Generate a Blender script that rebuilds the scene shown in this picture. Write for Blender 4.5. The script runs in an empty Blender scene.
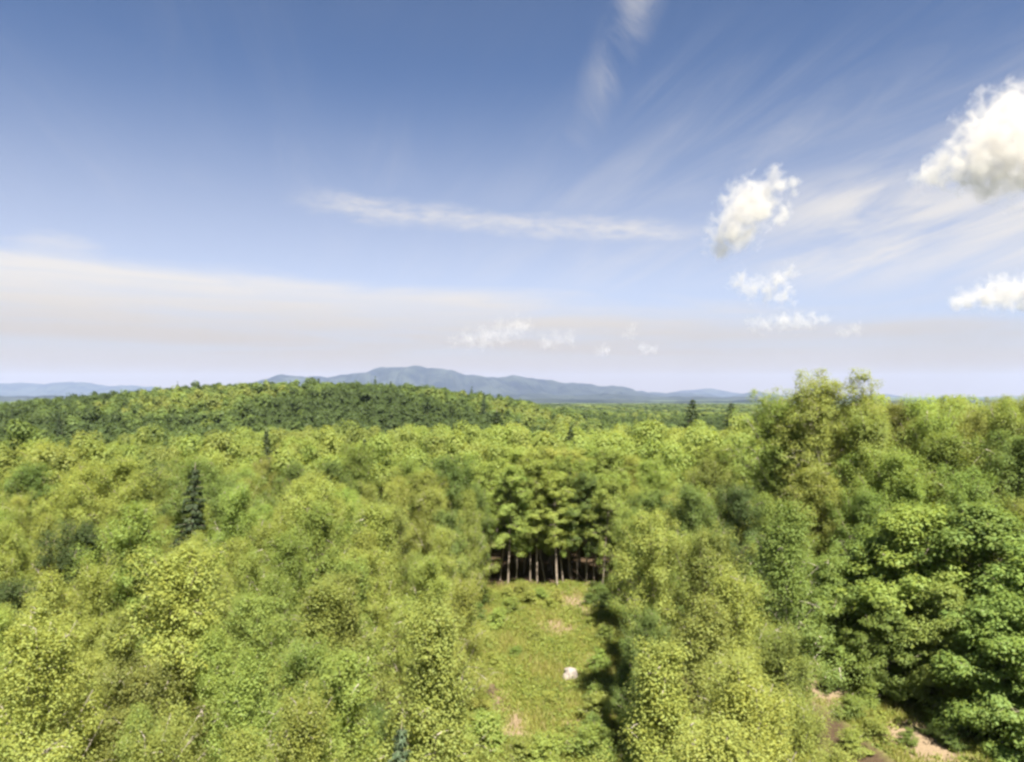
import bpy, math, random
import numpy as np
from mathutils import Vector

S = bpy.context.scene
COL = S.collection
rad = math.radians

# ------------------------------------------------------------------ camera, light, exposure
EYE = 20.0                      # lookout platform above the clearing
FOC = 731.0                     # focal length in pixels at 1024 wide (70 degrees across)
HOR = 394.0                     # image row of the true horizon
cd = bpy.data.cameras.new('camera'); cam = bpy.data.objects.new('camera', cd); COL.objects.link(cam)
cd.sensor_width = 36.0; cd.lens = 36.0 * FOC / 1024.0
cd.clip_start = 0.5; cd.clip_end = 80000
cam.location = (0, 0, EYE)
cam.rotation_euler = (rad(90) + math.atan((HOR - 381) / FOC), 0, 0)
S.camera = cam

SUN_EL, SUN_AZ = rad(58), rad(163)      # azimuth clockwise from the viewing direction: from the right, a little behind
sun_dir = Vector((math.sin(SUN_AZ) * math.cos(SUN_EL), math.cos(SUN_AZ) * math.cos(SUN_EL), math.sin(SUN_EL)))
sl = bpy.data.lights.new('sun', 'SUN'); sl.energy = 5.0; sl.angle = rad(0.5); sl.color = (1.0, 0.94, 0.83)
so = bpy.data.objects.new('sun', sl); COL.objects.link(so)
so.rotation_euler = sun_dir.to_track_quat('Z', 'Y').to_euler()

SKY_STRENGTH = 0.05
S.view_settings.view_transform = 'Standard'; S.view_settings.look = 'None'
S.view_settings.exposure = 1.92; S.view_settings.gamma = 1.0
S.view_settings.use_curve_mapping = False
S.render.engine = 'CYCLES'
cy = S.cycles
cy.max_bounces = 12; cy.diffuse_bounces = 3; cy.glossy_bounces = 1; cy.transmission_bounces = 3
cy.transparent_max_bounces = 4; cy.volume_bounces = 10
cy.use_denoising = True; cy.caustics_reflective = False; cy.caustics_refractive = False
cy.pixel_filter_type = 'BLACKMAN_HARRIS'; cy.filter_width = 2.8

# ------------------------------------------------------------------ node helpers
class NT:
    def __init__(s, tree): s.t = tree; s.n = tree.nodes; s.l = tree.links
    def new(s, typ, **kw):
        n = s.n.new(typ)
        for k, v in kw.items():
            if k == 'inp':
                for a, b in v.items():
                    if hasattr(b, 'is_linked') or hasattr(b, 'links'): s.l.new(b, n.inputs[a])
                    else: n.inputs[a].default_value = b
            else: setattr(n, k, v)
        return n
    def math(s, op, a, b=None, c=None, clamp=False):
        n = s.n.new('ShaderNodeMath'); n.operation = op; n.use_clamp = clamp
        for i, v in enumerate((a, b, c)):
            if v is None: continue
            if hasattr(v, 'links'): s.l.new(v, n.inputs[i])
            else: n.inputs[i].default_value = v
        return n.outputs[0]
    def ramp(s, v, lo, hi, a=0.0, b=1.0):      # smooth step of a value
        n = s.n.new('ShaderNodeMapRange'); n.interpolation_type = 'SMOOTHSTEP'
        s.l.new(v, n.inputs[0])
        for i, q in ((1, lo), (2, hi), (3, a), (4, b)):
            if hasattr(q, 'links'): s.l.new(q, n.inputs[i])
            else: n.inputs[i].default_value = q
        return n.outputs[0]
    def comb(s, x, y, z):
        n = s.n.new('ShaderNodeCombineXYZ')
        for i, v in enumerate((x, y, z)):
            if hasattr(v, 'links'): s.l.new(v, n.inputs[i])
            else: n.inputs[i].default_value = v
        return n.outputs[0]
    def noise(s, vec, scale, detail=5, rough=0.55, dist=0.0, lac=2.0):
        n = s.n.new('ShaderNodeTexNoise'); s.l.new(vec, n.inputs['Vector'])
        n.inputs['Scale'].default_value = scale; n.inputs['Detail'].default_value = detail
        n.inputs['Roughness'].default_value = rough; n.inputs['Distortion'].default_value = dist
        n.inputs['Lacunarity'].default_value = lac
        return n.outputs['Fac']
    def mix(s, f, a, b):
        n = s.n.new('ShaderNodeMix'); n.data_type = 'RGBA'
        for k, v in ((0, f), (6, a), (7, b)):
            if hasattr(v, 'links'): s.l.new(v, n.inputs[k])
            elif k == 0: n.inputs[k].default_value = v
            else: n.inputs[k].default_value = (*v, 1.0) if len(v) == 3 else v
        return n.outputs[2]

# ------------------------------------------------------------------ sky: daylight with thin high cloud
W = bpy.data.worlds.new('World'); S.world = W; W.use_nodes = True
w = NT(W.node_tree); w.n.clear()
tc = w.new('ShaderNodeTexCoord').outputs['Generated']
sx = w.new('ShaderNodeSeparateXYZ', inp={0: tc})
dx, dy, dz = sx.outputs
sky = w.new('ShaderNodeTexSky', sky_type='NISHITA', sun_disc=False, sun_elevation=SUN_EL, sun_rotation=SUN_AZ,
            altitude=1500.0, air_density=0.55, dust_density=0.7, ozone_density=3.2)
az = w.math('MULTIPLY', w.math('ARCTAN2', dx, dy), 180 / math.pi)
el = w.math('MULTIPLY', w.math('ARCSINE', w.math('MINIMUM', w.math('MAXIMUM', dz, -1.0), 1.0)), 180 / math.pi)
zc = w.math('ADD', w.math('MAXIMUM', dz, 0.0), 0.06)
hx = w.math('DIVIDE', dx, zc); hy = w.math('DIVIDE', dy, zc)      # the plane of the high cloud layer
def band(v, c, half, soft):
    a = w.math('ABSOLUTE', w.math('SUBTRACT', v, c))
    return w.ramp(a, half, half + soft, 1.0, 0.0)
mul = lambda a, b: w.math('MULTIPLY', a, b)
add = lambda a, b: w.math('ADD', a, b)
# cirrus streaks fanning to the upper right
r1 = add(mul(hx, -0.25), mul(hy, 0.97)); r2 = add(mul(hx, 0.97), mul(hy, 0.25))
streak = w.noise(w.comb(mul(r1, 0.45), mul(r2, 3.0), 0.0), 1.0, 9, 0.66, 0.9)
patch = w.noise(w.comb(hx, hy, 3.0), 0.55, 3, 0.5)
cir = mul(w.ramp(streak, 0.36, 0.80), w.ramp(patch, 0.34, 0.66))
cir = mul(cir, w.ramp(az, -6.0, 16.0, 0.10, 0.38))
wn = w.noise(w.comb(mul(az, 0.22), mul(el, 0.14), 11.0), 1.0, 7, 0.62, 0.8)
wisp = mul(mul(band(w.math('MULTIPLY_ADD', w.math('SUBTRACT', el, 17.0), -0.5, az), 4.2, 0.0, 3.0), w.ramp(el, 16.0, 28.0)), w.ramp(wn, 0.30, 0.70, 0.0, 0.50))
cir = w.math('MAXIMUM', cir, wisp)
# wider veil of streaks low on the right
v1 = w.noise(w.comb(mul(add(az, mul(el, 1.2)), 0.06), mul(add(el, mul(az, -0.33)), 0.42), 1.7), 1.0, 6, 0.6, 0.6)
veil = mul(mul(w.ramp(v1, 0.24, 0.60), band(el, 11.5, 1.5, 4.0)), w.ramp(az, 15.0, 25.0))
veil = mul(veil, 0.85)
# one long thin streak across the middle
wob = mul(w.math('SUBTRACT', w.noise(w.comb(mul(az, 0.25), mul(el, 0.6), 5.0), 1.0, 5, 0.6), 0.5), 2.0)
lc = add(w.math('MULTIPLY_ADD', az, -0.075, 13.2), wob)
lw = w.noise(w.comb(mul(az, 0.45), mul(el, 1.6), 9.0), 1.0, 8, 0.7)
line = mul(w.ramp(w.math('ABSOLUTE', w.math('SUBTRACT', el, lc)), 0.0, 1.35, 1.0, 0.0), band(az, -0.5, 11.0, 7.0))
line = mul(line, w.ramp(lw, 0.25, 0.70, 0.10, 0.70))
# pale bank lying along the horizon with a ragged streaky top
bn = w.noise(w.comb(mul(az, 0.045), mul(el, 0.30), 2.0), 1.0, 6, 0.55, 0.4)
top = w.math('MULTIPLY_ADD', w.math('SUBTRACT', bn, 0.5), 7.0, w.ramp(az, -35.0, 26.0, 9.6, 6.6))
bank = w.ramp(el, w.math('SUBTRACT', top, w.ramp(az, -5.0, 25.0, 1.5, 3.2)), w.math('ADD', top, 0.6), 0.98, 0.0)
bs = w.noise(w.comb(mul(az, 0.05), mul(el, 0.9), 7.0), 1.0, 6, 0.6, 0.3)
bank = mul(bank, w.math('MAXIMUM', w.ramp(bs, 0.34, 0.64, 0.66, 1.0), w.ramp(el, 2.0, 6.0, 1.0, 0.0)))
thin = mul(w.ramp(w.noise(w.comb(mul(az, 0.05), mul(el, 0.35), 4.0), 1.0, 6, 0.6, 0.5), 0.48, 0.75), band(el, 12.0, 3.0, 5.0))
thin = w.math('MAXIMUM', mul(thin, 0.34), w.ramp(el, 4.0, 25.0, 0.52, 0.0))
cov = w.math('MAXIMUM', w.math('MAXIMUM', cir, veil), w.math('MAXIMUM', line, bank))
cov = w.math('SUBTRACT', add(cov, thin), mul(cov, thin))      # veils lie over one another
CLOUD_SKY = w.mix(w.ramp(el, 3.0, 9.0), w.mix(w.ramp(el, 0.0, 3.0), (3.1, 2.5, 1.8), (3.4, 3.0, 2.5)), (4.7, 4.45, 4.1))
skycol = w.mix(cov, sky.outputs[0], CLOUD_SKY)
bg = w.new('ShaderNodeBackground', inp={'Color': skycol, 'Strength': SKY_STRENGTH})
wo = w.new('ShaderNodeOutputWorld', inp={'Surface': bg.outputs[0]})

# ------------------------------------------------------------------ materials
def mat(name):
    m = bpy.data.materials.new(name); m.use_nodes = True
    t = NT(m.node_tree); t.n.clear()
    return m, t
def finish(t, bsdf): t.new('ShaderNodeOutputMaterial', inp={'Surface': bsdf})

def leaf_material(name, per_object):
    m, t = mat(name)
    if per_object: c = t.new('ShaderNodeObjectInfo').outputs['Color']
    else: c = t.new('ShaderNodeAttribute', attribute_name='tint').outputs['Color']
    r = t.new('ShaderNodeAttribute', attribute_name='rnd').outputs['Fac']
    hsv = t.new('ShaderNodeHueSaturation', inp={'Hue': t.ramp(r, 0.0, 1.0, 0.485, 0.512), 'Saturation': t.ramp(r, 0, 1, 1.05, 0.92),
                'Value': t.ramp(r, 0.0, 1.0, 0.84, 1.16), 'Color': c})
    p = t.new('ShaderNodeBsdfPrincipled', inp={'Base Color': hsv.outputs[0], 'Roughness': 0.6, 'Specular IOR Level': 0.18})
    warm = t.new('ShaderNodeHueSaturation', inp={'Hue': 0.49, 'Saturation': 1.1, 'Value': 1.25, 'Color': hsv.outputs[0]})
    tr = t.new('ShaderNodeBsdfTranslucent', inp={'Color': warm.outputs[0]})
    mx = t.new('ShaderNodeMixShader', inp={0: 0.48, 1: p.outputs[0], 2: tr.outputs[0]})
    finish(t, mx.outputs[0]); return m
LEAF = leaf_material('leaves', True)
LEAF_FAR = leaf_material('forest_leaves', False)

def bark_material(name, a, b, scale=3.0):
    m, t = mat(name)
    co = t.new('ShaderNodeTexCoord').outputs['Object']
    mp = t.new('ShaderNodeMapping', inp={0: co, 3: (4.0, 4.0, 0.7)})
    n = t.noise(mp.outputs[0], scale, 6, 0.6)
    c = t.mix(t.ramp(n, 0.35, 0.68), a, b)
    bump = t.new('ShaderNodeBump', inp={'Strength': 0.5, 'Distance': 0.03, 'Height': n})
    p = t.new('ShaderNodeBsdfPrincipled', inp={'Base Color': c, 'Roughness': 0.9, 'Normal': bump.outputs[0]})
    finish(t, p.outputs[0]); return m
BARK = bark_material('grey_brown_bark', (0.10, 0.075, 0.055), (0.30, 0.25, 0.20))
BARK_PALE = bark_material('pale_bark', (0.19, 0.16, 0.13), (0.42, 0.37, 0.31))

# ------------------------------------------------------------------ terrain
def sstep(a, b, x):
    t = np.clip((np.asarray(x, float) - a) / (b - a), 0, 1); return t * t * (3 - 2 * t)
_rs = np.random.default_rng(5)
_wv = [(_rs.uniform(0, 6.28), f * _rs.uniform(.8, 1.2), _rs.uniform(0, 6.28), a) for f, a in
       ((1 / 9, .10), (1 / 14, .13), (1 / 23, .18), (1 / 40, .3), (1 / 70, .5), (1 / 170, .3), (1 / 420, .5), (1 / 1100, .6)) for _ in range(2)]
def height(x, y):
    x = np.asarray(x, float); y = np.asarray(y, float)
    r = np.hypot(x, y)
    z = np.zeros_like(r)
    for th, f, ph, a in _wv:
        far = sstep(.25 / f, 1.2 / f, r) if f < 1 / 30 else 0.6
        z += a * far * np.sin((x * math.cos(th) + y * math.sin(th)) * f * 6.283 + ph)
    z *= .2 + .8 * sstep(90, 170, r)
    # broad wooded hill, left of centre
    prof = np.interp(x, [-620, -470, -365, -293, -222, -136, -66, -9, 34, 77, 134, 200], [2, 5, 12, 21, 27, 29, 27, 18, 9, 3.5, 0.8, 0])
    v = (y - 520) / np.where(y < 520, 150.0, 240.0)
    z += prof * np.exp(-(v * v))
    # falling away beyond the near woods towards the valley
    z -= 14.0 * sstep(100, 350, r) + 16.0 * sstep(500, 1700, r) + 36.0 * sstep(1500, 6000, r)
    # rising bank on the right
    z += 5.5 * sstep(28, 52, x) * sstep(48, 85, y) * (1 - sstep(105, 190, r))
    return z

# soil / grass layout of the open ground
def clear_left(y): return np.interp(y, [15, 40, 48, 59, 70, 79], [-2.5, -2.4, -2.3, -3.6, -2.0, -1.6])
def clear_right(y): return np.interp(y, [15, 40, 52, 60, 70, 79], [4.6, 5.0, 6.6, 8.2, 9.6, 10.2])
def lane_mid(y): return np.interp(y, [10, 40, 46, 53, 62, 80], [24.5, 24.0, 23.2, 20.8, 17.0, 9.0])
def is_open(x, y, pad=0.0):
    x = np.asarray(x, float); y = np.asarray(y, float)
    c = (x > clear_left(y) - pad) & (x < clear_right(y) + pad) & (y > 14) & (y < 75.0 + pad)
    l = (np.abs(x - lane_mid(y)) < 3.0 + pad) & (y > 10) & (y < 60)
    return c | l
SOIL = [(6.2, 70.5, 3.2, 5.0), (4.0, 63.0, 2.2, 2.2), (-0.9, 48.0, 0.9, 2.2), (0.3, 45.0, 0.7, 2.6), (-1.0, 75.8, 1.0, 1.4), (6.3, 55.5, 1.1, 1.6),
        (23.6, 42.5, 2.6, 3.4), (21.2, 50.5, 2.6, 5.0), (3.7, 45.0, 0.7, 0.8), (0.2, 43.4, 1.0, 0.8)]
def soil_amount(x, y):
    s = np.zeros_like(np.asarray(x, float))
    for cx, cyy, rx, ry in SOIL:
        q = ((x - cx) / rx) ** 2 + ((y - cyy) / ry) ** 2
        s = np.maximum(s, np.exp(-q * .9))
    return s

def link(o, parent=None):
    COL.objects.link(o)
    if parent is not None: o.parent = parent
    return o
def props(o, label=None, category=None, group=None, kind=None):
    for k, v in (('label', label), ('category', category), ('group', group), ('kind', kind)):
        if v: o[k] = v
    return o

def mesh_from(name, V, F, mats, smooth=False, attrs=None, midx=None, normals=None):
    """V (n,3); F (m,k) int array of equal-sided faces."""
    V = np.asarray(V, np.float32); F = np.asarray(F, np.int32)
    me = bpy.data.meshes.new(name); k = F.shape[1]
    me.vertices.add(len(V)); me.vertices.foreach_set('co', V.ravel())
    me.loops.add(F.size); me.loops.foreach_set('vertex_index', F.ravel())
    me.polygons.add(len(F)); me.polygons.foreach_set('loop_start', np.arange(0, F.size, k, dtype=np.int32))
    try: me.polygons.foreach_set('loop_total', np.full(len(F), k, np.int32))
    except Exception: pass
    for m in mats: me.materials.append(m)
    if midx is not None: me.polygons.foreach_set('material_index', np.asarray(midx, np.int32))
    if smooth: me.polygons.foreach_set('use_smooth', np.ones(len(F), bool))
    for nm, (typ, dom, arr) in (attrs or {}).items():
        a = me.attributes.new(nm, typ, dom)
        a.data.foreach_set('color' if typ == 'FLOAT_COLOR' else 'value', np.asarray(arr, np.float32).ravel())
    me.update()
    if normals is not None:
        me.polygons.foreach_set('use_smooth', np.ones(len(F), bool))
        me.normals_split_custom_set_from_vertices(np.asarray(normals, np.float32))
    return me

def grid_mesh(name, X, Y, Z, mats, wrap=False, attrs=None):
    n, m = X.shape
    V = np.stack([X, Y, Z], -1).reshape(-1, 3)
    i = np.arange(n - 1)[:, None]; j = np.arange(m if wrap else m - 1)[None, :]
    jn = (j + 1) % m
    F = np.stack([i * m + j, i * m + jn, (i + 1) * m + jn, (i + 1) * m + j], -1).reshape(-1, 4)
    return mesh_from(name, V, F, mats, True, attrs)

# ground material: litter under the trees, grass and bare earth in the open, woodland green far off
gm, t = mat('ground_soil_and_turf')
pos = t.new('ShaderNodeNewGeometry').outputs['Position']
opn = t.new('ShaderNodeAttribute', attribute_name='open').outputs['Fac']
soil = t.new('ShaderNodeAttribute', attribute_name='soil').outputs['Fac']
farA = t.new('ShaderNodeAttribute', attribute_name='far').outputs['Fac']
n1 = t.noise(pos, 0.9, 6, 0.62); n2 = t.noise(pos, 5.0, 5, 0.6); n3 = t.noise(pos, 0.02, 6, 0.6)
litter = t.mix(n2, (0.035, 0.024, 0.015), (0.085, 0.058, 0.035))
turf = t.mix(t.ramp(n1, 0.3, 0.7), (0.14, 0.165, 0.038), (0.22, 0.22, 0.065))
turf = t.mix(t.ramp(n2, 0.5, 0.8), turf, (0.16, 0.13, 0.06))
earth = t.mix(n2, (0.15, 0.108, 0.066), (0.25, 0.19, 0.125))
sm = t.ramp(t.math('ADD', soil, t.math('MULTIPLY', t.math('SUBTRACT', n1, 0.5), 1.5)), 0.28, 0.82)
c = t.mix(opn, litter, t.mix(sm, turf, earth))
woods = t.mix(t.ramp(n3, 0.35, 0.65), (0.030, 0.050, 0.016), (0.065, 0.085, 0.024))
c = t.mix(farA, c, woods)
bp = t.new('ShaderNodeBump', inp={'Strength': 0.8, 'Distance': 0.15, 'Height': n2})
p = t.new('ShaderNodeBsdfPrincipled', inp={'Base Color': c, 'Roughness': 0.95, 'Specular IOR Level': 0.1, 'Normal': bp.outputs[0]})
finish(t, p.outputs[0])

# polar sheet: fine near the clearing, coarse at the horizon
fine = np.concatenate([np.linspace(-44, 44, 300), np.linspace(45.5, 314.5, 90)])
R = np.concatenate([[0.5, 4, 8, 12, 16, 20, 24, 28, 32], np.arange(34, 86, 0.45), np.geomspace(86, 24000, 110)])
A = np.radians(fine)
GX = R[:, None] * np.sin(A)[None, :]; GY = R[:, None] * np.cos(A)[None, :]
GZ = height(GX, GY)
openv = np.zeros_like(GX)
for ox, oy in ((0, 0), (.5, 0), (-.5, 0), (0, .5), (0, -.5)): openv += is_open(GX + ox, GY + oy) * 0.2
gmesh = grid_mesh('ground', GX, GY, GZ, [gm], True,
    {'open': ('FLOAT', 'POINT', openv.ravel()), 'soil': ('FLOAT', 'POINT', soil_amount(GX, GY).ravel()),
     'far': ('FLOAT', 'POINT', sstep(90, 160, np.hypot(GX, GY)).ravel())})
props(link(bpy.data.objects.new('ground', gmesh)), kind='structure')

# ------------------------------------------------------------------ distant mountains
mm, t = mat('mountain_woods')
pos = t.new('ShaderNodeNewGeometry').outputs['Position']
mpn = t.new('ShaderNodeMapping', inp={0: pos, 3: (0.0022, 0.0022, 0.004)})
n = t.noise(mpn.outputs[0], 1.0, 7, 0.6)
p = t.new('ShaderNodeBsdfPrincipled', inp={'Base Color': t.mix(t.ramp(n, .35, .65), (0.008, 0.013, 0.013), (0.036, 0.044, 0.034)), 'Roughness': 1.0, 'Specular IOR Level': 0.0})
finish(t, p.outputs[0])

def fbm1(x, seed, octs=5):
    rs = np.random.default_rng(seed); z = np.zeros_like(x); a = 1.0
    for o in range(octs):
        z += a * np.sin(x * (2 ** o) * rs.uniform(.85, 1.15) + rs.uniform(0, 6.28)); a *= .52
    return z
def mountain(name, dist, pts, depth, seed, rough=14.0):
    """a ridge line at a distance: crest heights follow the profile, slopes run down front and back with spurs and gullies."""
    px = np.linspace(pts[0][0], pts[-1][0], 260)
    prof = np.interp(px, [q[0] for q in pts], [q[1] for q in pts])
    ker = np.hanning(11); ker /= ker.sum()
    prof = np.convolve(np.pad(prof, 5, mode='edge'), ker, 'valid')
    crest = (HOR - prof) / FOC * dist + EYE + fbm1(px * .09, seed) * rough * 1.5 * dist / 12000
    x0 = (px - 512) / FOC * dist
    s = np.linspace(-1.0, 1.0, 41)
    X = np.zeros((41, 260)); Y = np.zeros((41, 260)); Z = np.zeros((41, 260))
    for i, q in enumerate(s):
        yy = dist + q * depth
        f = (1 - abs(q)) ** 1.25
        spur = fbm1(px * .14 + q * 2.2, seed + 3) * 0.2 * math.sin(math.pi * min(1, abs(q) * 1.1)) * (crest + 60)
        X[i] = x0 + fbm1(px * .05 + q * 3, seed + 7) * depth * .05 * abs(q); Y[i] = yy
        Z[i] = -95 + (crest + 95) * f + spur * (1 - abs(q))
    me = grid_mesh(name, X, Y, Z, [mm])
    return props(link(bpy.data.objects.new(name, me)), kind='structure')
mountain('mountain', 14500, [(205, 398), (235, 387), (262, 378), (285, 375.5), (305, 378), (330, 375), (365, 373), (385, 368), (400, 366), (420, 365), (438, 369), (460, 374),
    (485, 376), (508, 375.5), (530, 379), (552, 381), (570, 381), (592, 385), (612, 388), (628, 387), (648, 393), (675, 399), (700, 403)], 2600, 11)
mountain('mountain', 17500, [(590, 402), (625, 394), (655, 391), (685, 393), (715, 397), (738, 394), (752, 392.5), (775, 395), (800, 402), (820, 402)], 2200, 23)
mountain('mountain', 20500, [(-60, 390), (0, 384), (40, 383), (80, 382.5), (120, 386), (160, 387), (200, 392), (240, 397), (260, 400)], 2200, 31, 8)
mountain('mountain', 21000, [(800, 401), (840, 397), (866, 394), (885, 395), (910, 399), (960, 398), (1030, 396), (1100, 400)], 1700, 47, 8)
mountain('mountain', 21500, [(640, 399), (680, 391), (712, 389), (735, 392), (770, 398)], 1300, 53, 6)
mountain('foothill', 7600, [(360, 404), (470, 400), (540, 399), (600, 399.5), (680, 401.5), (740, 400), (820, 402), (960, 400), (1100, 403)], 1500, 61, 5)
mountain('foothill', 11000, [(420, 398), (520, 394), (570, 395), (620, 394), (660, 397), (720, 396.5), (780, 398), (860, 400)], 1700, 83, 6)
mountain('foothill', 9500, [(-120, 397), (-20, 395.5), (60, 396), (150, 396), (260, 397), (400, 400)], 1600, 71, 6)

# ------------------------------------------------------------------ leaf and branch builders
def unit(v): return v / np.maximum(np.linalg.norm(v, axis=-1, keepdims=True), 1e-9)
def leaf_quads(rng, P, out, size, up=0.6, outw=0.9, rnd=0.5, droop=0.25, aspect=0.62):
    """a pointed leaf (folded quad) at every point P, facing a mix of up, outwards and at random."""
    n = len(P)
    N = unit(np.array([0, 0, 1.0]) * up + out * outw + unit(rng.normal(size=(n, 3))) * rnd)
    T = rng.normal(size=(n, 3)) * .6 + out * 0.8 + np.array([0, 0, -droop]); T = unit(T - N * np.sum(T * N, 1, keepdims=True))
    B = np.cross(N, T)
    L = (size * rng.uniform(.7, 1.3, n))[:, None]; Wd = L * aspect * .5
    V = np.stack([P - T * L * .45, P - B * Wd + N * L * .07, P + T * L * .55, P + B * Wd + N * L * .07], 1).reshape(-1, 3)
    sm = unit(out * .62 + np.array([0, 0, .36]) + N * .42); sm = unit(sm + N * np.maximum(0, .35 - np.sum(sm * N, 1, keepdims=True)))
    leaf_quads.normals = np.repeat(sm, 4, 0)   # leaves of a spray face roughly one way
    return V, np.arange(n * 4).reshape(-1, 4)
def tube(path, r0, r1, sides=6):
    path = np.asarray(path, float); n = len(path)
    tan = unit(np.gradient(path, axis=0)); ref = np.array([0.31, 0.95, 0.05])
    a = unit(np.cross(tan, ref)); b = np.cross(tan, a)
    th = np.linspace(0, 2 * math.pi, sides, endpoint=False)
    r = np.linspace(r0, r1, n)[:, None, None]
    ring = path[:, None, :] + r * (a[:, None, :] * np.cos(th)[None, :, None] + b[:, None, :] * np.sin(th)[None, :, None])
    V = ring.reshape(-1, 3)
    i = np.arange(n - 1)[:, None]; j = np.arange(sides)[None, :]; jn = (j + 1) % sides
    F = np.stack([i * sides + j, i * sides + jn, (i + 1) * sides + jn, (i + 1) * sides + j], -1).reshape(-1, 4)
    return V, F
def merge(parts):
    Vs, Fs, o = [], [], 0
    for V, F in parts: Vs.append(V); Fs.append(F + o); o += len(V)
    return np.concatenate(Vs), np.concatenate(Fs)

PROTO = {}
def add_proto(kind, H, wood, crownVF, rng, bark, shift=0.0):
    wv, wf = merge(wood)
    tm = mesh_from(kind + '_trunk', wv, wf, [bark], True)
    cv, cf = crownVF
    nb = len(cf)
    H = float(cv[:, 2].max())
    cm = mesh_from(kind + '_crown', cv, cf, [LEAF], False, {'rnd': ('FLOAT', 'FACE', np.clip(rng.beta(2.2, 2.2, nb) + np.repeat(rng.normal(0, .10, nb // 40 + 1), 40)[:nb], 0, 1))}, None, leaf_quads.normals)
    PROTO.setdefault(kind, []).append((H, tm, cm))

def broadleaf(kind, seed, H, R, cb, prof, nl, ang, ncl, nleaf, lsize, cr, flat=.7, trunk_r=.14, bark=BARK, up=.6, lean=.25, bare=0):
    """tapered trunk, limbs that leave it and curve up, twig ends that each carry a spray of leaves."""
    rng = np.random.default_rng(seed)
    zz = np.linspace(0, H * .93, 12)
    ph = rng.uniform(0, 6.28)
    tp = np.stack([lean * np.sin(zz / H * 2.4 + ph) - lean * math.sin(ph), lean * np.cos(zz / H * 1.9 + ph) - lean * math.cos(ph), zz], 1)
    wood = [tube(tp, trunk_r, trunk_r * .15, 7)]
    cent, crr = [], []
    ga = rng.uniform(0, 6.28)
    for k in range(nl):
        t = cb + (0.95 - cb) * ((k + rng.uniform(.1, .9)) / nl)
        ga += 2.4 + rng.normal(0, .35)
        u = (t - cb) / (1 - cb)
        ln = R * prof(u) * rng.uniform(.72, 1.18)
        e = rad(ang[0] + (ang[1] - ang[0]) * u + rng.normal(0, 7))
        base = np.array([np.interp(t * H, zz, tp[:, i]) for i in range(3)])
        d = np.array([math.cos(ga) * math.cos(e), math.sin(ga) * math.cos(e), math.sin(e)])
        s = np.linspace(0, 1, 6)[:, None]
        bend = rng.normal(0, .1, 3) + np.array([0, 0, .16 if ang[0] > 10 else -.10])
        path = base + d * ln * s + bend * ln * s * s
        wood.append(tube(path, trunk_r * .32 * (1 - .6 * u), .012, 4))
        m = max(2, int(ncl * (.45 + ln / R * .7)))
        q = rng.uniform(.30 if ln > 1 else .15, 1.05, m)
        pc = base + d * ln * q[:, None] + bend * ln * (q ** 2)[:, None]
        side = unit(rng.normal(size=(m, 3)) * np.array([1, 1, .55])) * (rng.uniform(.1, .42, m) * ln * (1.15 - .5 * q))[:, None]
        pc2 = pc + side
        for a_, b_ in zip(pc[::2], pc2[::2]): wood.append(tube(np.stack([a_, (a_ + b_) / 2 + [0, 0, .05], b_]), .022, .008, 3))
        cent.append(pc2); crr.append(cr * rng.uniform(.65, 1.3, m))
    # leader
    m = ncl
    pc = np.array([tp[-1]]) + rng.normal(size=(m, 3)) * np.array([.4, .4, .5]) * cr * 1.3; pc[:, 2] += rng.uniform(-.05, .055, m) * H
    cent.append(pc); crr.append(cr * rng.uniform(.6, 1.0, m))
    C = np.concatenate(cent); CR = np.concatenate(crr)
    C[:, 2] = np.maximum(C[:, 2], .5)
    n = nleaf
    D = unit(rng.normal(size=(len(C), n, 3))) * (rng.uniform(.15, 1, (len(C), n, 1)) ** .55)
    P = C[:, None, :] + D * (CR[:, None] * np.array([1, 1, flat])[None])[:, None, :]
    out = unit(D + .6 * unit(C - np.array([0, 0, H * (cb + .35 * (1 - cb))]))[:, None, :])
    P = P.reshape(-1, 3); out = out.reshape(-1, 3)
    P[:, 2] = np.maximum(P[:, 2], .12)
    for k in range(bare):                       # leafless twigs standing clear of the crown
        b0 = C[rng.integers(len(C))]; dd = unit(rng.normal(size=3) + [0, 0, 1.0]) * rng.uniform(.8, 1.8)
        wood.append(tube(np.stack([b0, b0 + dd * .5 + rng.normal(0, .08, 3), b0 + dd]), .03, .008, 4))
    add_proto(kind, H, wood, leaf_quads(rng, P, out, lsize, up), rng, bark)

rnd_prof = lambda u: math.sin(math.pi * min(1, max(0, .18 + .80 * u))) ** .65
ovl_prof = lambda u: (1 - u) ** .55 * .95 + .12
tall_prof = lambda u: (.55 + .65 * math.sin(math.pi * min(1, .1 + .85 * u))) * (1 - .55 * max(0, u - .6))
cone_prof = lambda u: (1 - u) ** .8 * .95 + .10
for s in range(4):   # slender young birches, fine leaves, crown nearly to the ground
    broadleaf('birch', 100 + s, 10.0, 2.4 + .35 * s, .10, ovl_prof, 34, (42, 72), 11, 116, .090, .45, 1.35, .085, BARK_PALE, .35, .35)
for s in range(4):   # rounded maples
    broadleaf('maple', 200 + s, 13.0, 3.9 + .3 * (s % 2), .16, rnd_prof, 36, (22, 68), 12, 96, .145, .64, .95, .17, BARK, .7, .3)
for s in range(2):   # tall open ash
    broadleaf('ash', 300 + s, 20.0, 5.4, .22, tall_prof, 58, (36, 66), 16, 74, .18, .74, .75, .26, BARK_PALE, .8, .6, bare=26)
for s in range(3):   # beeches whose branches lie in level tiers
    broadleaf('beech', 400 + s, 9.5, 3.6, .06, lambda u: .45 * cone_prof(u) + .6 * rnd_prof(u), 42, (6, 50), 11, 84, .20, .76, .56, .13, BARK, .8, .2)
for s in range(3):   # forest-edge trees with a long bare bole
    broadleaf('edge_tree', 500 + s, 14.5, 3.6, .36, rnd_prof, 30, (-12, 55), 12, 60, .19, .66, .5, .17, BARK, .9, .25)
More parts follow.
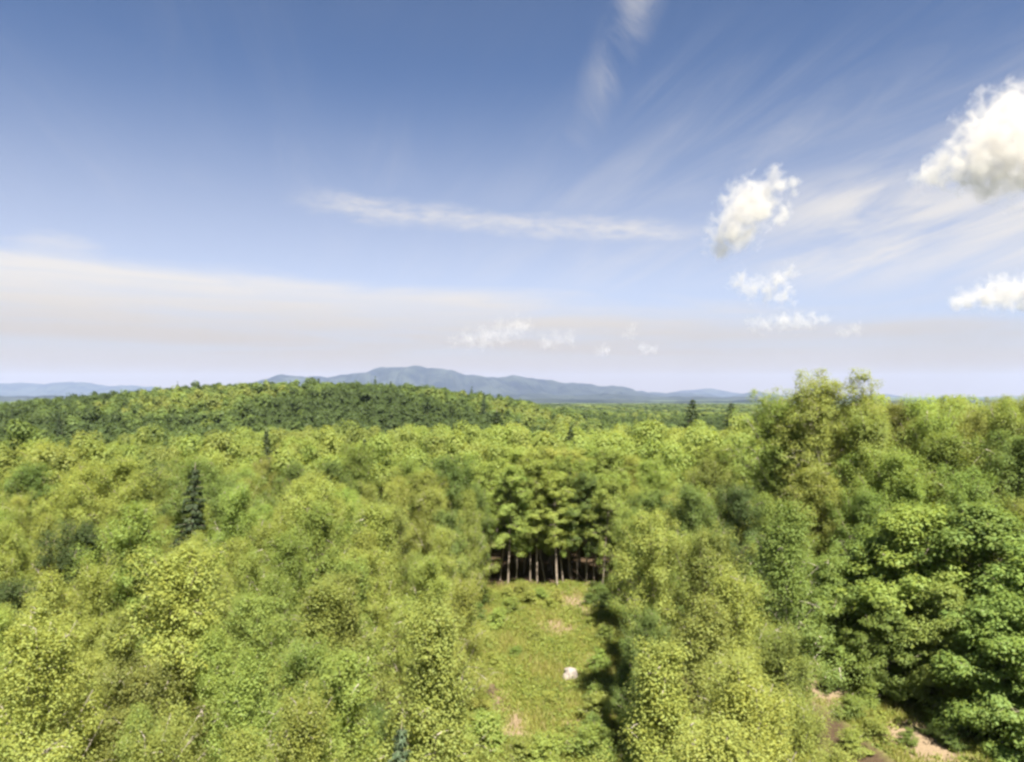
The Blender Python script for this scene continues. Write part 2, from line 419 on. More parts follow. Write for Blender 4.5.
for s in range(3):   # thickets and low bushes, many stems from the ground
    broadleaf('shrub', 600 + s, 2.0, 1.35, .02, lambda u: .9 - .35 * u, 22, (18, 70), 5, 40, .13, .33, .75, .03, BARK, .7, .1)

def conifer(kind, seed, H, R, lsize):
    rng = np.random.default_rng(seed)
    wood = [tube(np.stack([np.zeros(10), np.zeros(10), np.linspace(0, H, 10)], 1), .15, .015, 6)]
    P, O = [], []
    z = H * .08
    while z < H * .985:
        u = z / H; nb = rng.integers(5, 8); a0 = rng.uniform(0, 6.28)
        for k in range(nb):
            a = a0 + k * 6.283 / nb + rng.normal(0, .2); ln = (R * (1 - u) ** .85 + .15) * rng.uniform(.7, 1.15)
            d = np.array([math.cos(a), math.sin(a), 0]); s = np.linspace(0, 1, 5)[:, None]
            path = np.array([0, 0, z]) + d * ln * s + np.array([0, 0, 1]) * ln * (-.30 * s + .16 * s * s)
            wood.append(tube(path, .03 * (1 - u) + .01, .006, 3))
            m = int(70 * (ln / R) + 10); q = rng.uniform(.1, 1.03, m)
            w_ = (1 - q * .65) * .30 * ln
            lat = rng.uniform(-1, 1, m) * w_
            pp = np.array([0, 0, z]) + d * (ln * q)[:, None] + np.array([-d[1], d[0], 0]) * lat[:, None]
            pp[:, 2] += ln * (-.30 * q + .16 * q * q) - rng.uniform(0, .22, m) - .12 * np.abs(lat)
            P.append(pp); O.append(np.tile(d, (m, 1)))
        z += H * .032 * rng.uniform(.8, 1.2)
    P = np.concatenate(P); O = np.concatenate(O)
    add_proto(kind, H, wood, leaf_quads(rng, P, O, lsize, .6, .5, .6, .35, .38), rng, BARK)
for s in range(3): conifer('spruce', 700 + s, 13.0, 2.5 + .3 * s, .34)

# ------------------------------------------------------------------ standing trees, one object each
TREES = []
CATEGORY = dict(birch='birch tree', maple='tree', ash='tree', beech='tree', edge_tree='tree', shrub='bush', spruce='conifer')
OBJNAME = dict(birch='birch_tree', maple='broadleaf_tree', ash='tall_tree', beech='tiered_tree', edge_tree='forest_edge_tree', shrub='bush', spruce='spruce_tree')
COLOURS = {'yellow-green': (.232, .266, .060), 'bright green': (.196, .254, .056), 'mid green': (.126, .176, .044), 'fresh green': (.166, .230, .051),
           'dark green': (.068, .098, .030), 'olive green': (.190, .215, .052), 'blue-green': (.120, .160, .090), 'deep green': (.056, .084, .032)}
prng = np.random.default_rng(77)
def plant(kind, x, y, H, colour, wide=1.0, label=None, group=None, variant=None, parts=True):
    protos = PROTO[kind]
    H0, tm, cm = protos[int(prng.integers(len(protos))) if variant is None else variant % len(protos)]
    root = bpy.data.objects.new(OBJNAME[kind], None); COL.objects.link(root)
    z = float(height(x, y)); s = H / H0
    root.location = (x, y, z - .05); root.rotation_euler = (prng.normal(0, .03 if kind != 'edge_tree' else .055), prng.normal(0, .03 if kind != 'edge_tree' else .055), prng.uniform(0, 6.28))
    root.scale = (s * wide, s * wide, s); root.empty_display_size = .2
    jit = 1 + prng.normal(0, .10); base = np.array(COLOURS[colour])
    c = np.clip(base * jit * (1 + prng.normal(0, .022, 3)), .01, .3)
    tr = bpy.data.objects.new('stems' if kind == 'shrub' else 'trunk', tm); link(tr, root)
    cr = bpy.data.objects.new('foliage' if kind == 'shrub' else 'crown', cm); link(cr, root); cr.color = (*c, 1)
    root['category'] = CATEGORY[kind]
    TREES.append(dict(o=root, kind=kind, x=x, y=y, H=H, z=z, colour=colour, label=label, group=group, wide=wide))
    return root
def at(px, D): return (px - 512) / FOC * D
def plant_px(kind, px, D, top, colour, wide=1.0, label=None, group=None, variant=None):
    x = at(px, D); H = EYE + (HOR - top) / FOC * D - float(height(x, D))
    return plant(kind, x, D, max(H, 1.0), colour, wide, label, group, variant)

HAND = [
 # right copse between the clearing and the lane
 ('birch', 690, 27, 636, 'yellow-green', 1.25), ('birch', 752, 26, 668, 'yellow-green', 1.2), ('birch', 640, 30, 690, 'bright green', 1.1), ('birch', 800, 28, 690, 'yellow-green', 1.1),
 ('birch', 705, 22, 700, 'yellow-green', 1.2), ('birch', 830, 26, 735, 'yellow-green', 1.0), ('maple', 660, 45, 500, 'yellow-green', .78), ('maple', 710, 42, 520, 'olive green', .9),
 ('maple', 646, 39, 600, 'mid green', .72), ('birch', 745, 38, 560, 'yellow-green', 1.2), ('birch', 700, 34, 590, 'olive green', 1.2), ('maple', 655, 52, 520, 'mid green', .8),
 ('birch', 770, 36, 610, 'bright green', 1.1), ('maple', 765, 50, 530, 'dark green', .8), ('birch', 790, 43, 492, 'bright green', 1.15), ('maple', 690, 60, 480, 'mid green', .9),
 ('maple', 735, 62, 478, 'dark green', .9), ('maple', 640, 66, 490, 'mid green', .85), ('birch', 630, 42, 628, 'mid green', 1.0), ('birch', 730, 30, 628, 'yellow-green', 1.1),
 # the tall tree on the right and its neighbours
 ('ash', 812, 70, 364, 'yellow-green', .98, None, None, 0), ('ash', 776, 72, 386, 'bright green', .85), ('maple', 720, 82, 440, 'bright green', 1.0), ('maple', 850, 66, 440, 'bright green', .9),
 ('birch', 905, 72, 390, 'bright green', 1.1), ('ash', 880, 80, 404, 'olive green', .7), ('ash', 955, 84, 394, 'mid green', .8), ('maple', 925, 70, 408, 'olive green', .95),
 ('ash', 1005, 78, 394, 'olive green', .75), ('maple', 985, 66, 418, 'olive green', .95), ('birch', 945, 62, 425, 'bright green', 1.2), ('maple', 890, 60, 440, 'bright green', .95),
 ('maple', 1020, 60, 425, 'mid green', 1.0), ('ash', 1035, 82, 393, 'olive green', .8), ('maple', 1060, 66, 420, 'mid green', 1.0),
 ('ash', 842, 69, 376, 'yellow-green', .5), ('birch', 872, 66, 398, 'olive green', 1.0), ('birch', 925, 68, 396, 'bright green', 1.0), ('birch', 962, 70, 397, 'olive green', 1.0), ('birch', 990, 66, 392, 'bright green', .9), ('birch', 1018, 64, 396, 'olive green', 1.0),
 ('maple', 905, 74, 395, 'olive green', .8), ('maple', 946, 76, 392, 'yellow-green', .8), ('maple', 998, 72, 391, 'olive green', .8), ('maple', 1024, 70, 390, 'yellow-green', .8),
 # right of the lane
 ('beech', 830, 53, 545, 'fresh green', .95), ('beech', 872, 52, 520, 'fresh green', 1.0), ('beech', 925, 50, 500, 'bright green', 1.05), ('beech', 985, 48, 500, 'fresh green', 1.05),
 ('beech', 885, 48, 590, 'fresh green', .9), ('beech', 940, 46, 570, 'bright green', 1.0), ('beech', 1000, 42, 585, 'fresh green', 1.1), ('beech', 1035, 44, 530, 'fresh green', 1.1),
 ('beech', 985, 43, 640, 'fresh green', 1.1), ('beech', 1040, 41, 650, 'fresh green', 1.0), ('maple', 905, 58, 470, 'fresh green', .9), ('maple', 965, 56, 462, 'fresh green', .9), ('maple', 855, 58, 480, 'fresh green', .85),
 # left edge of the clearing
 ('maple', 452, 63, 505, 'mid green', .72), ('maple', 425, 54, 545, 'bright green', .75), ('birch', 440, 47, 615, 'mid green', 1.0), ('maple', 478, 74, 480, 'mid green', .7), ('birch', 405, 42, 600, 'bright green', 1.15),
 ('birch', 430, 38, 670, 'bright green', 1.0), ('birch', 390, 33, 690, 'mid green', 1.1), ('birch', 428, 35, 715, 'bright green', .8), ('spruce', 392, 27, 722, 'blue-green', .9), ('birch', 345, 30, 640, 'bright green', 1.2),
 ('maple', 360, 46, 545, 'yellow-green', .85), ('birch', 310, 36, 575, 'yellow-green', 1.25), ('maple', 385, 60, 500, 'yellow-green', .85), ('birch', 38, 27, 600, 'yellow-green', 1.15),
 # trees of the forest edge behind the clearing, bare boles in view
 ('edge_tree', 508, 75.8, 462, 'bright green', .85), ('edge_tree', 537, 76.8, 455, 'bright green', .8), ('edge_tree', 557, 75.3, 468, 'yellow-green', .9), ('edge_tree', 571, 78.8, 452, 'bright green', .8),
 ('edge_tree', 586, 76.8, 470, 'mid green', .85), ('edge_tree', 602, 74.8, 476, 'bright green', .8), ('edge_tree', 524, 80.8, 450, 'yellow-green', .85), ('edge_tree', 549, 82.8, 446, 'yellow-green', .9),
 ('edge_tree', 580, 83.8, 448, 'yellow-green', .9), ('edge_tree', 598, 80.8, 455, 'bright green', .9), ('edge_tree', 618, 77.8, 470, 'bright green', .9), ('edge_tree', 490, 78.8, 460, 'bright green', .85),
 ('edge_tree', 515, 86.8, 446, 'bright green', .95), ('edge_tree', 540, 88.8, 444, 'yellow-green', .95), ('edge_tree', 565, 89.8, 442, 'bright green', .95), ('edge_tree', 590, 89.8, 443, 'bright green', .95), ('edge_tree', 612, 87.8, 446, 'bright green', .95),
 ('edge_tree', 516, 77, 470, 'bright green', .6), ('edge_tree', 530, 77.5, 468, 'yellow-green', .6), ('edge_tree', 545, 77, 472, 'bright green', .6), ('edge_tree', 563, 76.5, 474, 'bright green', .6), ('edge_tree', 577, 77.5, 470, 'yellow-green', .6), ('edge_tree', 594, 77, 474, 'bright green', .6), ('edge_tree', 552, 80.5, 462, 'bright green', .6), ('edge_tree', 569, 79, 466, 'bright green', .6), ('edge_tree', 500, 78, 470, 'bright green', .7),
 # dark conifers that stand out
 ('spruce', 187, 58, 468, 'deep green', .95), ('spruce', 500, 150, 411, 'deep green', 1.4), ('spruce', 690, 165, 399, 'deep green', 1.1), ('spruce', 727, 185, 402, 'deep green', 1.1),
 ('spruce', 570, 120, 426, 'deep green', 1.0), ('spruce', 320, 505, 378, 'deep green', 1.15), ('spruce', 268, 110, 430, 'deep green', .8), ('spruce', 640, 210, 418, 'bright green', .9),
 ('spruce', 365, 100, 438, 'deep green', .7), ('spruce', 391, 480, 381, 'deep green', .9), ('spruce', 484, 420, 392, 'deep green', .9), ('spruce', 13, 330, 408, 'deep green', .9), ('spruce', 60, 300, 412, 'deep green', .9), ('spruce', 142, 560, 392, 'deep green', .9),
]
for h in HAND: plant_px(*h)

# the rest of the near woods: closely spaced, by stand
taken = [(T['x'], T['y'], 1.55 if T['kind'] in ('birch', 'spruce') else 2.1) for T in TREES]
tk = np.array(taken)
cand = 0
def near_kind(x, y, px):
    q = prng.random()
    if y < 28: k = 'birch'
    elif x < 0 and y < 60: k = 'birch' if q < .48 else 'maple'
    elif x < 0: k = 'birch' if q < .30 else 'maple'
    elif x > 22: k = 'maple' if q < .7 else 'birch'
    else: k = 'birch' if q < .45 else 'maple'
    if prng.random() < 0: k = 'spruce'
    return k
N_SCATTER = 205
rows = []
tries = 0
while len(rows) < N_SCATTER and tries < 60000:
    tries += 1
    y = math.sqrt(prng.uniform(22 ** 2, 92 ** 2)); px = prng.uniform(-40, 1064); x = at(px, y)
    if is_open(x, y, .9): continue
    if 0 < x < 27 and y < 58 and is_open(x, y, 3.2): continue
    if 11 < x < 30 and y < 56: continue
    if -3 < x < 12 and 74 < y < 96: continue
    if 5 < x < 27 and y < 40: continue
    if x > 21 and y < 47: continue
    k = near_kind(x, y, px)
    rr = {'birch': 1.5, 'maple': 2.15, 'spruce': 1.8}[k] * (1 + .004 * y)
    if np.any(np.hypot(tk[:, 0] - x, tk[:, 1] - y) < (tk[:, 2] + rr) * .87): continue
    tk = np.vstack([tk, [x, y, rr]]); rows.append((k, x, y))
for k, x, y in rows:
    q = prng.random(); g = prng.normal(0, 1.0)
    if k == 'birch': H = 9.6 + .018 * y + g * 1.35; col = 'yellow-green' if q < .68 else ('bright green' if q < .88 else 'olive green')
    elif k == 'maple': H = 11.6 + .012 * y + g * 1.6; col = ('yellow-green' if q < .45 else 'bright green' if q < .75 else 'mid green') if x < 20 else ('yellow-green' if q < .35 else 'olive green' if q < .75 else 'bright green')
    else: H = 12.6 + g; col = 'dark green'
    if k == 'maple' and 30 < y < 75 and q > .93: col = 'dark green'; H -= 1.5  # a few maples darkened and lowered to stand in for shaded canopy recesses
    if x < -6 and y < 34: H = min(H, 9.0 + .03 * y + g * .5)
    plant(k, x, y, H, col, prng.uniform(.9, 1.18))

# bushes on the open ground
for px, py, H, col, wd in [(508, 600, 1.3, 'yellow-green', 1.6), (522, 598, 1.5, 'yellow-green', 1.7), (540, 602, 1.4, 'bright green', 1.6), (556, 605, 1.4, 'yellow-green', 1.3), (530, 606, 1.4, 'yellow-green', 1.8),
    (510, 615, 1.6, 'bright green', 1.6), (497, 628, 1.8, 'bright green', 1.5), (548, 611, 1.2, 'yellow-green', 1.8), (598, 602, 2.0, 'mid green', 1.5), (607, 610, 2.0, 'mid green', 1.4), (590, 606, 1.3, 'mid green', 1.6),
    (606, 640, 1.5, 'bright green', 1.4), (472, 644, 1.5, 'bright green', 1.4), (464, 660, 1.6, 'bright green', 1.4), (458, 680, 1.8, 'mid green', 1.4), (455, 704, 1.8, 'bright green', 1.4), (458, 730, 1.7, 'yellow-green', 1.5), (462, 752, 1.7, 'bright green', 1.5),
    (482, 608, 2.2, 'mid green', 1.4), (474, 624, 2.0, 'mid green', 1.4), (560, 752, 1.2, 'yellow-green', 1.6), (522, 758, 1.5, 'yellow-green', 1.7), (596, 700, 1.4, 'bright green', 1.4), (592, 735, 1.6, 'mid green', 1.4),
    (462, 694, 1.9, 'bright green', 1.6), (476, 722, 1.8, 'yellow-green', 1.6), (488, 742, 2.1, 'bright green', 1.7), (600, 668, 1.6, 'bright green', 1.5), (598, 718, 1.9, 'yellow-green', 1.6), (590, 752, 2.0, 'bright green', 1.7), (494, 664, 1.1, 'yellow-green', 1.6), (604, 636, 1.3, 'yellow-green', 1.6), (540, 758, 1.6, 'yellow-green', 1.8), (948, 744, 1.2, 'mid green', 1.7), (862, 706, 1.4, 'bright green', 1.6),
    (536, 640, .9, 'yellow-green', 1.8), (516, 655, .9, 'bright green', 1.8), (548, 700, .9, 'yellow-green', 1.7), (590, 626, 1.0, 'yellow-green', 1.7),
    (848, 716, 1.6, 'bright green', 1.5), (872, 735, 1.3, 'yellow-green', 1.6), (905, 742, 1.0, 'bright green', 1.5), (826, 690, 1.3, 'mid green', 1.4), (850, 748, 1.5, 'yellow-green', 1.6), (930, 735, .9, 'mid green', 1.5), (812, 672, 1.4, 'mid green', 1.4)]:
    D = EYE * FOC / (py - HOR)
    plant('shrub', at(px, D), D, H, col, wd)

# ------------------------------------------------------------------ woods beyond the standing trees: too many to count
tk = np.array([(T['x'], T['y']) for T in TREES if T['y'] < 130])
def far_crown(rng, n, H, R, cb, cone=False, trunk=True):
    """triangular leaf clumps spread over the lobes of a crown; (points, normals, size)."""
    if cone:
        u = 1 - np.sqrt(rng.uniform(0, 1, n)); a = rng.uniform(0, 6.283, n)
        tier = 1 - .35 * ((u * 9) % 1.0)
        r = R * (1 - u) * tier * rng.uniform(.75, 1.05, n)
        P = np.stack([r * np.cos(a), r * np.sin(a), H * (.08 + .92 * u)], 1)
        O = np.stack([np.cos(a), np.sin(a), np.full(n, .45)], 1)
        size = math.sqrt(1.9 * math.pi * R * math.hypot(R, H) / n)
    else:
        nl = 13; a = rng.uniform(0, 6.283, nl); rr = R * .62 * np.sqrt(rng.uniform(0, 1, nl)); hz = H * (cb + (1 - cb) * rng.uniform(.22, .86, nl))
        q = (hz / H - cb) / (1 - cb); rr = rr * (1.15 - .75 * np.abs(q - .35))
        C = np.stack([rr * np.cos(a), rr * np.sin(a), hz], 1); C[0] = (0, 0, H * .86); lr = R * rng.uniform(.34, .56, nl)
        k = rng.integers(0, nl, n); D = unit(rng.normal(size=(n, 3)) + np.array([0, 0, .25]))
        P = C[k] + D * lr[k][:, None] * rng.uniform(.72, 1.06, (n, 1)) * np.array([1, 1, .85]); O = D
        size = math.sqrt(2.6 * 4 * math.pi * R * R * .95 / n)
    N = unit(O + np.array([0, 0, .6]) + rng.normal(0, .26, (n, 3)))
    T = rng.normal(size=(n, 3)); T = unit(T - N * np.sum(T * N, 1, keepdims=True)); B = np.cross(N, T)
    s = size * rng.uniform(.6, 1.2, (n, 1))
    far_crown.normals = np.repeat(unit(O * .8 + np.array([0, 0, .45]) + N * .3), 3, 0)
    tri = np.stack([P + T * s * .62, P - T * s * .35 + B * s * .5, P - T * s * .35 - B * s * .5], 1)   # (n,3,3)
    if trunk:
        th = np.array([0, 2.1, 4.2, 0]); tr = []
        for i in range(3):
            p0 = np.array([math.cos(th[i]), math.sin(th[i]), 0]) * .22; p1 = np.array([math.cos(th[i + 1]), math.sin(th[i + 1]), 0]) * .22
            tr.append([p0, p1, np.array([0, 0, H * .8])])
        return tri.astype(np.float32), np.array(tr, np.float32)
    return tri.astype(np.float32), None

def tint_field(x, y, rng, n, farness):
    """leaf colour of each tree: stands of lighter and darker kinds."""
    f = np.sin(x * .031 + 1.3 * np.sin(y * .017)) + np.sin(y * .027 + 1.1 * np.sin(x * .019) + 2.0) + .6 * rng.normal(size=n)
    pal = np.array([COLOURS['dark green'], COLOURS['mid green'], COLOURS['olive green'], COLOURS['bright green'], COLOURS['yellow-green']])
    q = np.clip((f + 2.4 - farness) / 4.6, 0, .999) * 4
    i = q.astype(int); fr = (q - i)[:, None]
    return pal[i] * (1 - fr) + pal[i + 1] * fr, f

def forest(name, r0, r1, grid, ntri, seed, H=13.0, R=3.6, half=43, cone_share=.06, darker=0.0, label=None, sizegrow=0.0):
    rng = np.random.default_rng(seed)
    if sizegrow:                               # spacing that grows with distance
        rr = [r0]
        while rr[-1] < r1: rr.append(rr[-1] * (1 + sizegrow))
        X, Y, G = [], [], []
        for r in rr:
            g = r * sizegrow; na = int(rad(half) * 2 * r / g)
            a = np.linspace(-rad(half), rad(half), na) + rng.uniform(-.5, .5, na) * g / r; q = r + rng.uniform(-.5, .5, na) * g
            X.append(q * np.sin(a)); Y.append(q * np.cos(a)); G.append(np.full(na, g))
        x, y, g = map(np.concatenate, (X, Y, G))
        sc = np.clip(g * .78 / R, 1.0, 20); hs = np.clip(g * .012, 0, .25) + 1.0
    else:
        m = r1 * math.sin(rad(half)); gx, gy = np.meshgrid(np.arange(-m, m, grid), np.arange(r0 * .6, r1, grid))
        x = gx.ravel() + rng.uniform(-.42, .42, gx.size) * grid; y = gy.ravel() + rng.uniform(-.42, .42, gx.size) * grid
        r = np.hypot(x, y); ok = (r >= r0) & (r < r1) & (np.abs(np.arctan2(x, y)) < rad(half)) & ~is_open(x, y, 2.0)
        x, y = x[ok], y[ok]
        if r0 < 130:
            near = np.array([np.min(np.hypot(tk[:, 0] - a, tk[:, 1] - b)) for a, b in zip(x, y)]); x, y = x[near > 2.6], y[near > 2.6]
        sc = rng.normal(1.0, .13, len(x)).clip(.65, 1.4); hs = rng.normal(1.0, .11, len(x)).clip(.7, 1.3)
    n = len(x); z = height(x, y); tint, f = tint_field(x, y, rng, n, darker)
    def made(*a_):
        q = far_crown(*a_); nn = far_crown.normals
        return q[0], q[1], nn if q[1] is None else np.concatenate([nn, np.repeat(np.array([[1, 0, 0], [-.5, .87, 0], [-.5, -.87, 0]]), 3, 0)])
    protos = [made(rng, ntri, H, R * rng.uniform(.9, 1.1), .20, False, r0 < 400) for _ in range(6)] + [made(rng, ntri, H * 1.1, R * .62, 0, True, False) for _ in range(3)]
    which = rng.integers(0, 6, n); con = rng.uniform(size=n) < cone_share * (1 + 1.2 * (f < -.6)); which[con] = rng.integers(6, 9, con.sum())
    tint[con] = np.array(COLOURS['dark green']) * rng.uniform(.8, 1.2, (con.sum(), 1))
    ang = rng.uniform(0, 6.283, n)
    Vs, Ts, Ms, Rn, Ns = [], [], [], [], []
    for k in range(9):
        idx = np.nonzero(which == k)[0]
        if not len(idx): continue
        tri, tr, nn = protos[k]; full = tri if tr is None else np.concatenate([tri, tr]); nt = len(full)
        ca, sa = np.cos(ang[idx])[:, None], np.sin(ang[idx])[:, None]; v = full.reshape(-1, 3)
        s1 = sc[idx][:, None]; s3 = hs[idx][:, None]
        px = (v[None, :, 0] * ca - v[None, :, 1] * sa) * s1 + x[idx][:, None]
        pyy = (v[None, :, 0] * sa + v[None, :, 1] * ca) * s1 + y[idx][:, None]
        pz = v[None, :, 2] * s3 + z[idx][:, None]
        Ns.append(np.stack([nn[None, :, 0] * ca - nn[None, :, 1] * sa, nn[None, :, 0] * sa + nn[None, :, 1] * ca, nn[None, :, 2] + 0 * ca], -1).reshape(-1, 3))
        Vs.append(np.stack([px, pyy, pz], -1).reshape(-1, 3))
        Ts.append(np.repeat(np.c_[tint[idx], np.ones(len(idx))], nt, 0)); mi = np.zeros(nt, np.int32); mi[len(tri):] = 1
        Ms.append(np.tile(mi, len(idx))); Rn.append(rng.beta(3.5, 3.5, nt * len(idx)))
    V = np.concatenate(Vs)
    me = mesh_from(name, V, np.arange(len(V)).reshape(-1, 3), [LEAF_FAR, BARK], False,
                   {'tint': ('FLOAT_COLOR', 'FACE', np.concatenate(Ts)), 'rnd': ('FLOAT', 'FACE', np.concatenate(Rn))}, np.concatenate(Ms), np.concatenate(Ns))
    return props(link(bpy.data.objects.new(name, me)), label, 'forest', None, 'stuff')
forest('mid_forest', 88, 170, 4.7, 2600, 901, 13.2, 3.5, 43, .035, -1.1, 'continuous yellow-green canopy beyond the clearing, below the wooded hill')
forest('hill_foot_forest', 170, 330, 5.6, 800, 902, 12.2, 3.9, 43, .05, .7, 'mixed green canopy at the foot of the wooded hill')
forest('hillside_forest', 330, 860, 7.4, 330, 903, 13.0, 4.6, 43, .10, 2.3, 'darker mixed woods covering the broad low hill')
forest('valley_forest', 860, 5200, 0, 26, 904, 13.0, 4.6, 43, .12, 1.9, 'hazy flat woodland stretching across the valley to the mountains', .011)

# ------------------------------------------------------------------ grass and weeds on the open ground
def scatter_open(rng, n, pad=1.0):
    y = np.concatenate([rng.uniform(34, 80, n), rng.uniform(34, 62, n // 3)])
    x = np.concatenate([rng.uniform(-5, 12, n), lane_mid(y[n:]) + rng.uniform(-3, 3, n // 3)])
    ok = is_open(x, y, pad); x, y = x[ok], y[ok]
    keep = rng.uniform(size=len(x)) > soil_amount(x, y) * np.where(x > 15, 1.2, .8)
    return x[keep], y[keep]
rng = np.random.default_rng(41)
x, y = scatter_open(rng, 120000)
tone = np.sin(x * .9 + 1.7 * np.sin(y * .35)) + np.sin(y * .7 + x * .3) + rng.normal(0, .8, len(x))
hgt = rng.uniform(.14, .42, len(x)) * (1 + .35 * (tone > .6)); a = rng.uniform(0, 6.283, len(x)); wd_ = rng.uniform(.02, .05, len(x))
base = np.stack([x, y, height(x, y) - .02], 1); side = np.stack([np.cos(a), np.sin(a), 0 * a], 1) * wd_[:, None]
tip = base + np.stack([rng.normal(0, .35, len(x)) * hgt, rng.normal(0, .35, len(x)) * hgt, hgt], 1)
V = np.stack([base - side, base + side, tip], 1).reshape(-1, 3)
g1, g2, g3 = np.array([.19, .225, .045]), np.array([.27, .27, .07]), np.array([.31, .26, .11])
q = np.clip((tone + 2) / 4, 0, 1)[:, None]; tint = g1 * (1 - q) + g2 * q; dry = rng.uniform(size=len(x)) < .12; tint[dry] = g3
me = mesh_from('grass', V, np.arange(len(V)).reshape(-1, 3), [LEAF_FAR], False, {'tint': ('FLOAT_COLOR', 'FACE', np.c_[tint, np.ones(len(x))]), 'rnd': ('FLOAT', 'FACE', rng.beta(2, 2, len(x)))})
props(link(bpy.data.objects.new('grass', me)), 'rough sunlit grass covering the clearing and the earth lane', 'grass', None, 'stuff')
x, y = scatter_open(rng, 8500, 2.2)
k = (np.sin(x * 1.3 + y * .5) + np.sin(y * .8 - x * .4 + 1) + rng.normal(0, .7, len(x))) > -.25
x, y = x[k], y[k]; n = 26
rr = rng.uniform(.2, .72, len(x))[:, None, None]
D = unit(rng.normal(size=(len(x), n, 3)) + np.array([0, 0, .5])) * rng.uniform(.3, 1, (len(x), n, 1)); D[..., 2] = np.abs(D[..., 2]) * .8
P = (np.stack([x, y, height(x, y)], 1)[:, None, :] + D * rr).reshape(-1, 3)
V, F = leaf_quads(rng, P, unit(D.reshape(-1, 3)), .17, .9, .5, .7)
tint = np.repeat(np.where(rng.uniform(size=(len(x), 1)) < .6, [[.21, .245, .05]], [[.155, .195, .042]]) * rng.uniform(.8, 1.2, (len(x), 1)), n, 0)
me = mesh_from('weeds', V, F, [LEAF_FAR], False, {'tint': ('FLOAT_COLOR', 'FACE', np.c_[tint, np.ones(len(tint))]), 'rnd': ('FLOAT', 'FACE', rng.beta(2, 2, len(tint)))})
props(link(bpy.data.objects.new('weeds', me)), 'low leafy weeds and bracken growing through the clearing grass', 'weeds', None, 'stuff')

# ------------------------------------------------------------------ boulder, stump, fallen branches
import bmesh
from mathutils import noise as mn
stone, t = mat('pale_stone')
co = t.new('ShaderNodeTexCoord').outputs['Object']; n = t.noise(co, 3.0, 7, .65); n2 = t.noise(co, 14, 4, .6)
c = t.mix(t.ramp(n, .35, .7), (.27, .235, .205), (.15, .13, .115)); c = t.mix(t.ramp(n2, .62, .75), c, (.10, .10, .075))
bp = t.new('ShaderNodeBump', inp={'Strength': .6, 'Distance': .05, 'Height': n2})
p = t.new('ShaderNodeBsdfPrincipled', inp={'Base Color': c, 'Roughness': .9, 'Normal': bp.outputs[0]}); finish(t, p.outputs[0])
def boulder(px, py, w, d, h, seed, rot, label, group=None):
    bm = bmesh.new(); bmesh.ops.create_icosphere(bm, subdivisions=5, radius=1.0)
    for v in bm.verts:
        q = v.co.copy(); s = 1 + .30 * mn.fractal(q * .9 + Vector((seed, 0, 0)), 1.0, 2.0, 4) + .07 * mn.fractal(q * 4 + Vector((seed, 3, 0)), 1.0, 2.0, 4)
        q = q * s
        for nx, ny, nz, lim in ((.7, -.5, .5, .72), (-.8, -.3, .5, .78), (0, .1, 1, .70), (.3, -.9, .1, .80)):
            f = Vector((nx, ny, nz)).normalized(); dd = q.dot(f) - lim
            if dd > 0: q -= f * dd * .6
        v.co = Vector((q.x * w / 2, q.y * d / 2, q.z * h * .75))
    me = bpy.data.meshes.new('boulder'); bm.to_mesh(me); bm.free(); me.materials.append(stone)
    for f in me.polygons: f.use_smooth = True
    o = link(bpy.data.objects.new('boulder', me)); D = EYE * FOC / (py - HOR); x = at(px, D)
    o.location = (x, D, float(height(x, D)) + h * .28); o.rotation_euler = (0, 0, rot)
    return props(o, label, 'boulder', group)
boulder(570, 676, 1.15, .95, .85, 2.0, .4, 'pale weathered boulder standing alone in the clearing grass')
bark_dark = bark_material('rotten_wood', (.035, .024, .018), (.13, .075, .045), 5)
cut_wood = bark_material('weathered_cut_wood', (.07, .045, .03), (.15, .10, .065), 6)
def stump(px, py):
    D = EYE * FOC / (py - HOR); x = at(px, D); r = np.random.default_rng(8)
    root = link(bpy.data.objects.new('tree_stump', None)); root.location = (x, D, float(height(x, D)) - .05); root.empty_display_size = .2
    props(root, 'dark brown rotted stump with spread roots beside bare reddish earth', 'stump')
    th = np.linspace(0, 6.283, 28, endpoint=False); rows = []
    for z, q in ((0, .56), (.10, .44), (.2, .38), (.32, .36), (.40, .35)):
        w_ = q * (1 + .10 * np.sin(3 * th + 1) + .06 * np.sin(7 * th) + .16 * max(0, .3 - z) * np.sin(5 * th))
        rows.append(np.stack([w_ * np.cos(th), w_ * np.sin(th), z + (.10 * np.sin(2 * th) + r.normal(0, .03, 28)) * (z > .39)], 1))
    A_ = np.array(rows)
    link(bpy.data.objects.new('bark', grid_mesh('bark', A_[..., 0], A_[..., 1], A_[..., 2], [bark_dark], True)), root)
    rim = rows[-1]; inn = rim * np.array([.55, .55, .93]); V = np.concatenate([rim * [.97, .97, 1] + [0, 0, .004], inn, [[0, 0, .3]]])
    F = [[i, (i + 1) % 28, 28 + (i + 1) % 28, 28 + i] for i in range(28)] + [[28 + i, 28 + (i + 1) % 28, 56, 56] for i in range(28)]
    me = bpy.data.meshes.new('cut_top'); me.from_pydata(V.tolist(), [], [f if f[2] != f[3] else f[:3] for f in F]); me.materials.append(cut_wood)
    link(bpy.data.objects.new('cut_top', me), root)
    for k in range(5):
        a = k * 1.26 + r.uniform(-.3, .3); ln = r.uniform(.6, 1.0); d = np.array([math.cos(a), math.sin(a)])
        s = np.linspace(0, 1, 6)[:, None]; pth = np.c_[d * (.28 + ln * s), .20 - .24 * s ** .7 + .03]
        v, f = tube(pth, .11, .02, 6); link(bpy.data.objects.new('root', mesh_from('root', v, f, [bark_dark], True)), root)
stump(489, 688)
